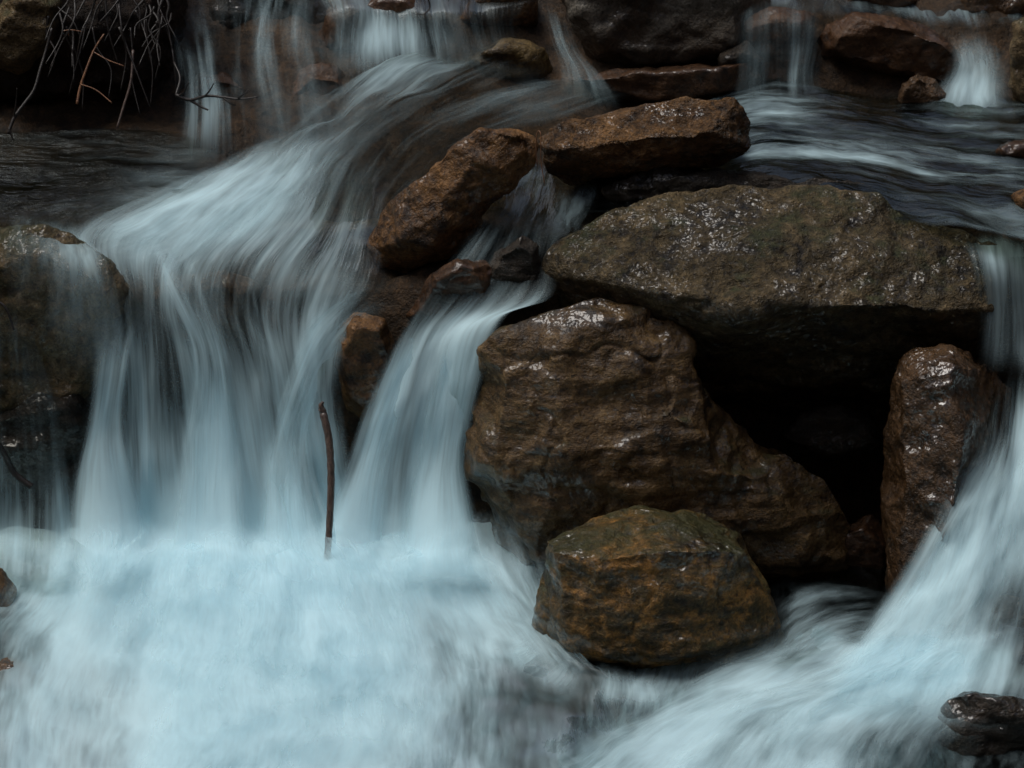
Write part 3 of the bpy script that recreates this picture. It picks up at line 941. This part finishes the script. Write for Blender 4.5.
flow('waterfall', [[(408, 312, .10, .1), (388, 345, .06, .4), (362, 410, .02, .5), (340, 475, -.03, .45), *foot(318, 542, 306, 596)],
                   [(426, 318, .10, .2), (406, 350, .06, .6), (384, 410, .02, .7), (366, 475, -.03, .65), *foot(352, 552, 344, 606)],
                   [(442, 324, .10, .1), (424, 355, .06, .3), (404, 410, .02, .4), (390, 475, -.03, .4), *foot(380, 544, 378, 598)]],
     W_veil, 'oblique chute leaning left beside the upright stick', 26, 'waterfall', fu=.3, fv=(0.25, 0.32), amp=0.006, lift=0.024)
flow('waterfall', [
    [(-30, 212, .28, 0.07), (-40, 246, .06, 0.09), (-50, 320, -.01, 0.07), (-50, 400, -.03, 0.04)],
    [(20, 212, .28, 0.18), (12, 246, .06, 0.22), (4, 320, -.01, 0.12), (0, 400, -.03, 0.04)],
    [(60, 216, .28, 0.29), (62, 252, .05, 0.27), (62, 325, -.01, 0.16), (58, 400, -.03, 0.07)],
    [(95, 228, .28, 0.29), (108, 262, .06, 0.27), (118, 325, .0, 0.18), (112, 400, -.02, 0.14)],
    [(125, 240, .30, 0.22), (148, 275, .13, 0.18), (152, 325, .04, 0.14), (146, 400, -.01, 0.14)]],
    W_mist, 'blurred film of water over the mossy left boulder', 32, 'waterfall', fu=(.1, .25), fv=(.3, .35), amp=.01, lump=.012)
# drips on the far left
flow('waterfall', [
    [(-30, 290, .0, .2), (-30, 380, -.02, .2), (-30, 470, -.03, .25), *foot(-40, 540, -50, 590, .45)],
    [(8, 295, .0, .35), (8, 380, -.02, .25), (12, 470, -.03, .3), *foot(12, 532, 8, 585, .5)],
    [(25, 320, .0, .12), (38, 390, -.02, .1), (45, 470, -.03, .22), *foot(45, 540, 40, 590, .6)],
    [(45, 350, .0, .05), (70, 400, -.02, .06), (82, 470, -.03, .2), *foot(88, 534, 84, 585, .9)]],
    W_fall, 'thin trickles over the dark rock at far left', 7, 'waterfall', fu=(0, .2), fv=(0.15, 0.12))
# cascades at the top left: one veil, its foam lowered in place of shade, with a few brighter threads
topveil = [
    [(140, -30, 1.02, 0.10), (160, 25, .84, 0.13), (172, 70, .70, 0.13), (172, 115, .60, 0.09), (168, 175, .55, 0.13)],
    [(178, -30, 1.02, 0.19), (190, 25, .84, 0.19), (198, 70, .70, 0.29), (200, 115, .60, 0.56), (196, 178, .55, 0.45)],
    [(212, -30, 1.02, 0.07), (218, 25, .84, 0.10), (222, 70, .70, 0.19), (228, 115, .60, 0.45), (228, 178, .55, 0.41)],
    [(250, -30, 1.02, 0.10), (246, 25, .84, 0.26), (244, 70, .70, 0.22), (252, 115, .60, 0.18), (258, 175, .55, 0.31)],
    [(285, -30, 1.02, 0.19), (276, 25, .84, 0.32), (278, 65, .70, 0.18), (286, 110, .60, 0.17), (292, 168, .55, 0.31)],
    [(320, -30, 1.02, 0.07), (312, 25, .84, 0.07), (316, 65, .70, 0.10), (322, 110, .60, 0.14), (328, 158, .55, 0.19)],
    [(360, -20, 1.02, 0.18), (346, 30, .88, 0.22), (350, 70, .74, 0.14), (358, 108, .63, 0.13), (362, 145, .57, 0.17)],
    [(395, -10, 1.02, 0.18), (380, 40, .90, 0.27), (380, 75, .78, 0.18), (384, 108, .66, 0.10), (388, 140, .6, 0.13)]]
flow('waterfall', [[(x + 6, y, q, .06 + f * .35) for x, y, q, f in ln] for ln in topveil], W_mist, 'soft dim spray over the brown rocks at upper left', 31, 'waterfall',
     fu=.15, fv=(0.05, 0.25), amp=.012, lift=.03, lump=.02)
flow('waterfall', topveil, W_veil, 'dim veil of threads falling over brown rock at upper left', 8, 'waterfall', fu=.12, fv=(0.05, 0.22), amp=.012, lump=.02)
flow('waterfall', [
    [(305, -10, 1.06, 0.19), (318, 15, .95, 0.23), (322, 40, .90, 0.19), (318, 80, .82, 0.19)],
    [(345, -15, 1.06, 0.38), (352, 10, .95, 0.23), (350, 40, .90, 0.33), (348, 82, .82, 0.29)],
    [(385, -15, 1.06, 0.09), (388, 12, .95, 0.29), (388, 36, .90, 0.64), (388, 82, .82, 0.29)],
    [(412, -15, 1.06, 0.09), (415, 12, .95, 0.23), (417, 36, .90, 0.46), (420, 80, .82, 0.33)],
    [(440, -12, 1.06, 0.29), (442, 12, .95, 0.19), (446, 36, .90, 0.19), (452, 78, .82, 0.23)],
    [(480, -12, 1.06, 0.23), (480, 12, .97, 0.14), (485, 40, .92, 0.14), (495, 80, .84, 0.19)],
    [(545, -12, 1.06, 0.09), (535, 12, .98, 0.09), (540, 50, .92, 0.11), (555, 95, .80, 0.19)]],
    W_run, 'short white spill over the reddish top ledge', 11, 'waterfall', fu=.15, fv=(0.1, 0.3), amp=.01)
flow('waterfall', [
    [(525, -5, 1.0, 0.06), (538, 35, .92, 0.13), (545, 66, .86, 0.13), (540, 104, .78, 0.10)],
    [(550, 0, .95, 0.10), (560, 40, .88, 0.21), (575, 72, .82, 0.23), (580, 108, .75, 0.26)],
    [(572, 10, .9, 0.06), (584, 50, .86, 0.13), (612, 80, .80, 0.26), (632, 112, .72, 0.26)]],
    W_veil, 'thin water sliding off the grey patched boulder', 12, 'waterfall', fu=.3, fv=(0.25, 0.3))
flow('waterfall', [
    [(722, 0, 1.02, 0.04), (728, 24, .88, 0.07), (728, 55, .85, 0.10), (730, 82, .83, 0.12), (720, 116, .77, 0.18)],
    [(756, -4, 1.02, 0.11), (757, 20, .88, 0.17), (756, 50, .85, 0.23), (754, 80, .83, 0.16), (750, 116, .77, 0.22)],
    [(785, -4, 1.02, 0.07), (784, 20, .88, 0.12), (783, 50, .85, 0.13), (782, 80, .83, 0.13), (784, 114, .77, 0.22)],
    [(808, 2, 1.02, 0.11), (808, 22, .89, 0.23), (806, 50, .86, 0.35), (802, 78, .83, 0.40), (806, 112, .77, 0.29)],
    [(836, 30, 1.0, 0.02), (830, 45, .90, 0.04), (824, 60, .87, 0.09), (822, 82, .84, 0.18), (838, 110, .79, 0.18)]],
    W_veil, 'thin falls over the reddish face at upper right', 13, 'waterfall', fu=.22, fv=(0.2, 0.35))
flow('waterfall', [
    [(935, 40, .98, .02), (945, 66, .88, .12), (932, 95, .81, .35), (915, 140, .68, .15)],
    [(955, 30, 1.0, .08), (966, 62, .88, .35), (960, 92, .81, .7), (952, 146, .66, .3)],
    [(978, 26, 1.0, .14), (986, 60, .88, .45), (984, 92, .81, .9), (986, 148, .66, .35)],
    [(1004, 30, 1.0, .08), (1012, 62, .88, .25), (1014, 94, .80, .55), (1026, 150, .66, .15)]],
    W_mist, 'white churning fall by the dark rock at upper right', 15, 'waterfall', fu=.33, fv=(.25, .35), amp=.016, lump=.02)
flow('stream', [
    [(590, -30, 1.3, .1), (585, 0, 1.10, .15), (572, 30, .93, .1)],
    [(700, -40, 1.3, .15), (690, -10, 1.16, .12), (680, 20, 1.08, .05)],
    [(800, -40, 1.3, .25), (795, -8, 1.12, .22), (790, 18, .98, .12)],
    [(900, -35, 1.35, .22), (905, -2, 1.14, .25), (915, 24, 1.0, .15)],
    [(960, -30, 1.35, .3), (972, 2, 1.14, .25), (982, 34, .98, .2)],
    [(1060, -30, 1.35, .2), (1050, 2, 1.14, .15), (1040, 34, .98, .1)]],
    W_run, 'thin dark water running over rocks at the top right', 34, fu=.1, fv=(.1, .3), amp=.012, lump=.02)
# upper pool at right
flow('water', [
    [(1070, 100, 'h', 0.11), (960, 92, 'h', 0.07), (850, 90, 'h', 0.08), (760, 88, 'h', 0.25), (690, 100, 'h', 0.14), (640, 110, 'h', 0.14)],
    [(1070, 128, 'h', 0.17), (960, 122, 'h', 0.21), (850, 112, 'h', 0.06), (770, 108, 'h', 0.36), (690, 118, 'h', 0.14), (640, 120, 'h', 0.14)],
    [(1070, 160, 'h', 0.07), (960, 148, 'h', 0.14), (850, 135, 'h', 0.11), (770, 128, 'h', 0.25), (690, 140, 'h', 0.14), (640, 140, 'h', 0.14)],
    [(1070, 185, 'h', 0.17), (960, 172, 'h', 0.36), (850, 152, 'h', 0.36), (770, 146, 'h', 0.36), (690, 160, 'h', 0.14), (640, 160, 'h', 0.14)],
    [(1070, 215, 'h', 0.17), (960, 200, 'h', 0.14), (850, 178, 'h', 0.06), (770, 172, 'h', 0.07), (690, 185, 'h', 0.07), (640, 185, 'h', 0.14)],
    [(1070, 255, 'h', 0.28), (990, 238, 'h', 0.17), (880, 215, 'h', 0.06), (770, 205, 'h', 0.06), (690, 215, 'h', 0.07), (560, 215, 'h', 0.14)]],
    W_dark, 'dark rippling upper pool behind the boulders', 16, fu=0.03, fv=(0, 0.05), amp=0.012, rough=(8, 4), lump=0.014)
# side fall on the right of the big boulder
flow('waterfall', [
    [(950, 226, .2, .03), (966, 262, .06, .10), (972, 310, .01, .12), (965, 372, -.03, .08)],
    [(975, 230, .2, .2), (985, 262, .06, .3), (990, 310, .02, .18), (985, 372, -.03, .15)],
    [(1000, 232, .2, .4), (1004, 262, .08, .42), (1006, 310, .03, .22), (1004, 374, -.03, .2)],
    [(1030, 235, .2, .2), (1032, 262, .09, .2), (1034, 310, .05, .2), (1036, 376, -.03, .35)]],
    W_fall, 'thin veil sliding off the right end of the largest boulder', 17, 'waterfall', fu=(.3, .1), fv=(.2, .15))
rf = [
    [(985, 350, .03, .05), (962, 450, -.10, .06), (918, 540, -.24, .35), (872, 612, -.37, .7), (838, 668, ('z', ZP + .03), .9), (800, 715, ('z', ZP + .03), .8)],
    [(1002, 354, .04, .2), (985, 450, -.10, .35), (948, 540, -.24, .8), (908, 612, -.37, .95), (876, 672, ('z', ZP + .04), 1), (842, 722, ('z', ZP + .03), .9)],
    [(1020, 358, .04, .35), (1010, 450, -.10, .6), (985, 540, -.25, .95), (952, 615, -.38, .9), (924, 676, ('z', ZP + .04), 1), (896, 728, ('z', ZP + .03), .9)],
    [(1040, 360, .04, .4), (1035, 450, -.10, .7), (1020, 540, -.25, .8), (996, 615, -.37, .4), (975, 680, ('z', ZP + .04), .7), (950, 732, ('z', ZP + .03), .6)],
    [(1075, 360, .04, .4), (1075, 450, -.10, .6), (1068, 540, -.24, .7), (1056, 615, -.36, .3), (1040, 680, ('z', ZP + .03), .3), (1020, 735, ('z', ZP + .03), .2)]]
flow('waterfall', rf, W_fall, 'white cascade tumbling past the upright reddish rock', 18, 'waterfall', fu=(.2, 0), fv=(.15, .2), amp=0.016, lump=.025)
flow('waterfall', [[(x - 6, y, q if isinstance(q, tuple) else q - .03, f * .6) for x, y, q, f in ln] for ln in rf], W_mist,
     'loose spray of the cascade beside the upright rock', 19, 'waterfall', fu=(.25, 0), fv=(.45, .2), amp=0.018, lift=0.02, lump=.03)
# lower pool
flow('water', [
    [(-200, 520, ZP - .035, .1), (-250, 600, ZP - .035, .1), (-300, 700, ZP - .035, .1), (-400, 900, ZP - .035, .1)],
    [(200, 520, ZP - .035, .6), (200, 600, ZP - .035, .6), (200, 700, ZP - .035, .5), (200, 900, ZP - .035, .5)],
    [(512, 520, ZP - .035, .4), (512, 600, ZP - .035, .4), (512, 700, ZP - .035, .25), (512, 900, ZP - .035, .3)],
    [(800, 520, ZP - .035, .05), (800, 600, ZP - .035, .06), (760, 700, ZP - .035, .3), (700, 900, ZP - .035, .3)],
    [(1200, 520, ZP - .035, .1), (1200, 600, ZP - .035, .1), (1200, 700, ZP - .035, .1), (1200, 900, ZP - .035, .1)]],
    W_dark, 'dark water of the lower pool', 20, mode='Z', fu=0, fv=(0, 0), amp=0.008, lump=0.01, du=0.012)
pool = [
    [(-90, 500, ZP, .5), (-90, 545, ZP, .5), (-120, 600, ZP, .45), (-160, 680, ZP, .3), (-220, 820, ZP, .15)],
    [(-10, 500, ZP, .6), (-10, 545, ZP, .6), (-20, 595, ZP, .5), (-50, 660, ZP, .28), (-90, 820, ZP, .2)],
    [(70, 500, ZP + .02, .9), (70, 545, ZP + .02, .9), (55, 595, ZP, .75), (15, 660, ZP, .42), (-15, 820, ZP, .25)],
    [(160, 500, ZP + .03, 1), (160, 545, ZP + .03, 1), (150, 605, ZP + .01, 1), (122, 680, ZP, .66), (92, 820, ZP, .48)],
    [(260, 500, ZP + .03, 1), (260, 545, ZP + .03, 1), (268, 605, ZP + .02, 1), (262, 690, ZP, 1), (245, 820, ZP, .82)],
    [(350, 500, ZP + .03, 1), (350, 545, ZP + .03, 1), (370, 605, ZP + .02, 1), (395, 690, ZP, .85), (395, 820, ZP, .55)],
    [(440, 505, ZP + .02, 1), (440, 550, ZP + .02, 1), (462, 605, ZP + .01, .7), (490, 680, ZP, .32), (480, 820, ZP, .25)],
    [(505, 510, ZP + .01, .95), (510, 560, ZP + .01, .9), (545, 630, ZP, .6), (595, 690, ZP, .15), (615, 820, ZP, .3)],
    [(535, 515, ZP, .7), (545, 565, ZP, .7), (572, 650, ZP, .55), (640, 695, ZP, .12), (710, 820, ZP, .5)]]
flow('water', pool, W_pool, 'white foam boiling below the falls at left', 21, mode='Z', fu=(0, .1), fv=(0.0, 0), amp=0.010, lump=0.026, rough=(7, 5))
flow('water', [[(x, y - 4, q, f ** 2 * .6) for x, y, q, f in ln[1:]] for ln in pool], W_mist, 'loose spray above the white foam at left', 22, mode='Z',
     fu=(0, .15), fv=(0.25, 0), amp=0.010, lump=0.022, lift=0.050, rough=(6, 5))
flow('water', [[(x - 10 + 14 * math.sin(k), y + 6, q, f ** 2 * .42) for x, y, q, f in ln[1:]] for k, ln in enumerate(pool[1:8])], W_mist,
     'highest mist of foam at left', 27, mode='Z', fu=(.3, .3), fv=(0.3, .3), amp=0.010, lump=0.016, lift=0.085, rough=(5, 4))
right_pool = [
    [(1080, 640, ZP, .2), (1040, 690, ZP, .15), (990, 740, ZP, .1), (930, 840, ZP, .12)],
    [(1000, 650, ZP + .01, .7), (950, 690, ZP + .01, .6), (900, 735, ZP, .35), (840, 830, ZP, .4)],
    [(940, 645, ZP + .02, 1), (880, 685, ZP + .02, 1), (810, 730, ZP, .85), (730, 825, ZP, .75)],
    [(880, 645, ZP + .02, .95), (815, 684, ZP + .02, .75), (725, 722, ZP, .65), (610, 800, ZP, .75)],
    [(830, 628, ZP + .01, .3), (770, 662, ZP, .25), (675, 700, ZP, .2), (560, 770, ZP, .35)],
    [(800, 590, ZP, .05), (745, 640, ZP, .06), (660, 678, ZP, .1), (560, 725, ZP, .25)]]
flow('water', right_pool, W_pool, 'white foam running left from the right cascade', 23, mode='Z', fu=(.1, .25), fv=(0.1, 0), amp=0.010, lump=0.02, rough=(7, 4), lift=0.006)
flow('water', [[(x, y - 4, q, f ** 1.7 * .6) for x, y, q, f in ln] for ln in right_pool], W_mist, 'loose spray above the foam of the right cascade', 24, mode='Z', fu=(.2, .3),
     fv=(0.2, 0), amp=0.010, lump=0.02, lift=0.045, rough=(6, 4))
flow('water', [
    [(750, 546, ('z', ZP + .02), .3), (785, 536, ('z', ZP + .02), .6), (818, 530, ('z', ZP + .02), .2)],
    [(752, 551, ('z', ZP + .02), .5), (786, 541, ('z', ZP + .02), .8), (820, 534, ('z', ZP + .02), .3)],
    [(756, 557, ('z', ZP + .02), .2), (790, 546, ('z', ZP + .02), .4), (824, 540, ('z', ZP + .02), .1)]],
    W_mist, 'thin line of foam at the foot of the brown boulder tail', 29, fu=.4, fv=(.3, .4), amp=.003, du=.004, dv=.006)
flow('water', [
    [(900, 590, ('z', ZP + .02), .02), (850, 580, ('z', ZP + .02), .1), (800, 585, ('z', ZP + .02), .25), (760, 610, ('z', ZP + .02), .2)],
    [(890, 610, ('z', ZP + .02), .08), (845, 612, ('z', ZP + .02), .2), (800, 630, ('z', ZP + .02), .28), (770, 655, ('z', ZP + .02), .2)],
    [(880, 640, ('z', ZP + .02), .25), (845, 648, ('z', ZP + .02), .35), (810, 660, ('z', ZP + .02), .3), (770, 680, ('z', ZP + .02), .3)]],
    W_dark, 'brown eddying water between front rock and upright rock', 30, fu=.2, fv=(.2, .3), amp=.008, lump=.01)
rp = random.Random(11)
flow('water', [[(x, 500 + rp.uniform(-26, 12), ('y', -.10), .0), (x + rp.uniform(-12, 12), 538 + rp.uniform(-18, 16), ('z', ZP + .12), fo * .55),
                (x + rp.uniform(-15, 15), 578 + rp.uniform(-14, 14), ('z', ZP + .10), fo * .6), (x + rp.uniform(-25, 25), 625 + rp.uniform(-15, 25), ('z', ZP + .075), fo * .5)]
               for x, fo in ((-60, .2), (0, .35), (60, .5), (120, .62), (180, .5), (230, .62), (290, .6), (350, .5), (400, .6), (450, .6), (500, .4), (535, .2))],
     W_mist, 'spray puffing up along the foot of the left falls', 35, fu=(.05, .1), fv=(.6, .5), amp=.012, lump=.02, rough=(5, 5))
# foam collars
flow('water', [
    [(548, 590, ('z', ZP + .06), .1), (530, 600, ('z', ZP + .03), .5), (505, 612, ('z', ZP + .0), .4)],
    [(545, 640, ('z', ZP + .06), .1), (528, 655, ('z', ZP + .03), .45), (505, 668, ('z', ZP + .0), .4)],
    [(590, 655, ('z', ZP + .06), .1), (582, 676, ('z', ZP + .03), .4), (565, 700, ('z', ZP + .0), .4)],
    [(640, 672, ('z', ZP + .04), .1), (648, 690, ('z', ZP + .02), .35), (650, 712, ('z', ZP + .0), .2)],
    [(720, 668, ('z', ZP + .04), .05), (735, 682, ('z', ZP + .02), .2), (745, 704, ('z', ZP + .0), .2)]],
    W_mist, 'collar of foam round the small front rock', 28, fu=.25, fv=(.4, .4), amp=.008, lump=.01)

# ------------------------------------------------------------------ sticks, twigs, roots
M_stick = bark_mat('wet grey brown bark', (0.03, 0.018, 0.014), (0.11, 0.07, 0.055))
M_black = bark_mat('black wet twig', (0.004, 0.003, 0.0025), (0.014, 0.009, 0.007), 0.15)
M_straw = bark_mat('orange dry stem', (0.10, 0.04, 0.018), (0.26, 0.12, 0.055), 0.3)
twig('stick', 'thin broken stick standing upright in the main fall', 'stick', [
    ([(325, 585, -.20), (329, 530, -.16), (331, 480, -.12), (329, 440, -.085), (323, 412, -.06)], .0072, .0085),
    ([(323, 412, -.06), (321, 406, -.058), (323, 402, -.057)], .0085, .003),
    ([(323, 414, -.062), (319, 410, -.065)], .004, .002)], M_stick)
twig('stick', 'dark crooked stick hanging at the far left over trickles', 'stick', [
    ([(-20, 420, -.05), (2, 450, -.05), (12, 470, -.05), (22, 480, -.055), (32, 487, -.06)], .006, .0075)], M_black)
twig('stick', 'short twig poking over the left edge by mossy boulder', 'stick', [
    ([(-20, 296, -.02), (2, 304, -.03), (10, 318, -.04), (14, 330, -.05)], .0035, .002)], M_black)
twig('twig', 'forked black twig reaching over the narrow fall', 'twig', [
    ([(176, 95, .50), (190, 100, .49), (206, 96, .48), (222, 97, .47), (240, 99, .46), (258, 97, .45)], .0042, .0018),
    ([(176, 95, .50), (180, 78, .54), (174, 62, .58)], .0032, .002),
    ([(178, 96, .50), (184, 92, .49), (189, 82, .48)], .0028, .0014),
    ([(190, 100, .49), (200, 106, .48), (208, 110, .47)], .0035, .0020),
    ([(205, 96, .48), (210, 90, .47), (214, 83, .47)], .0022, .001),
    ([(222, 97, .47), (230, 103, .46), (236, 106, .46)], .0026, .0014),
    ([(238, 98, .46), (244, 94, .45), (249, 90, .45)], .0018, .0009)], M_black)
twig('twig', 'knobbly dark branch hanging down to the black water', 'twig', [
    ([(52, 28, .62), (46, 50, .60), (40, 70, .57), (34, 90, .54), (24, 104, .52), (14, 118, .50), (8, 134, .48)], .003, .004),
    ([(34, 90, .54), (30, 100, .53)], .003, .0015), ([(14, 118, .50), (16, 102, .50), (17, 88, .5)], .0022, .001),
    ([(9, 128, .48), (13, 140, .47)], .0025, .0012)], M_black)
twig('stem', 'orange dry stem hanging from the dark bank', 'plant stem', [
    ([(104, 34, .62), (94, 50, .60), (86, 70, .57), (80, 88, .55), (77, 104, .53)], .0018, .0032),
    ([(92, 51, .60), (108, 60, .58), (124, 66, .57)], .0014, .001),
    ([(80, 84, .55), (96, 90, .54), (112, 103, .52)], .0014, .0012)], M_straw)
twig('stem', 'pale dry straw lying across the roots', 'plant stem', [
    ([(62, 31, .60), (72, 30, .60), (84, 32, .60)], .0012, .0009), ([(68, 30, .60), (69, 36, .6)], .001, .0008)], M_straw)
rnd = random.Random(4)
parts = []
for k in range(34):
    x0, y0 = rnd.uniform(40, 175), rnd.uniform(-20, 30)
    ln = rnd.uniform(30, 95)
    dx = rnd.uniform(-35, 30)
    Y0 = rnd.uniform(.60, .74)
    pts = [(x0 + dx * t + rnd.uniform(-5, 5), y0 + ln * t, Y0 - .08 * t + rnd.uniform(-.01, .01)) for t in (0, .3, .6, 1.0)]
    parts.append((pts, rnd.uniform(.0018, .004), .0012))
twig('root_tangle', 'tangle of dark hanging roots under the bank', 'roots', parts, M_black)
twig('stem', 'dark root hanging beside the orange stem', 'plant stem', [
    ([(133, 50, .6), (131, 80, .56), (124, 105, .53), (117, 128, .5)], .003, .0026)], M_stick)
twig('grass_blade', 'thin grass blade hooked over the joint between oblong rock and slab', 'grass blade', [
    ([(537, 165, .2), (536, 142, .2), (538, 131, .2), (541, 136, .19), (541, 160, .18), (545, 186, .17)], .0012, .0008)], M_straw)
twig('twig', 'tiny bent twig on the reddish top ledge', 'twig', [
    ([(425, -8, .93), (430, 6, .92), (424, 14, .91), (416, 14, .91)], .002, .001)], M_black)
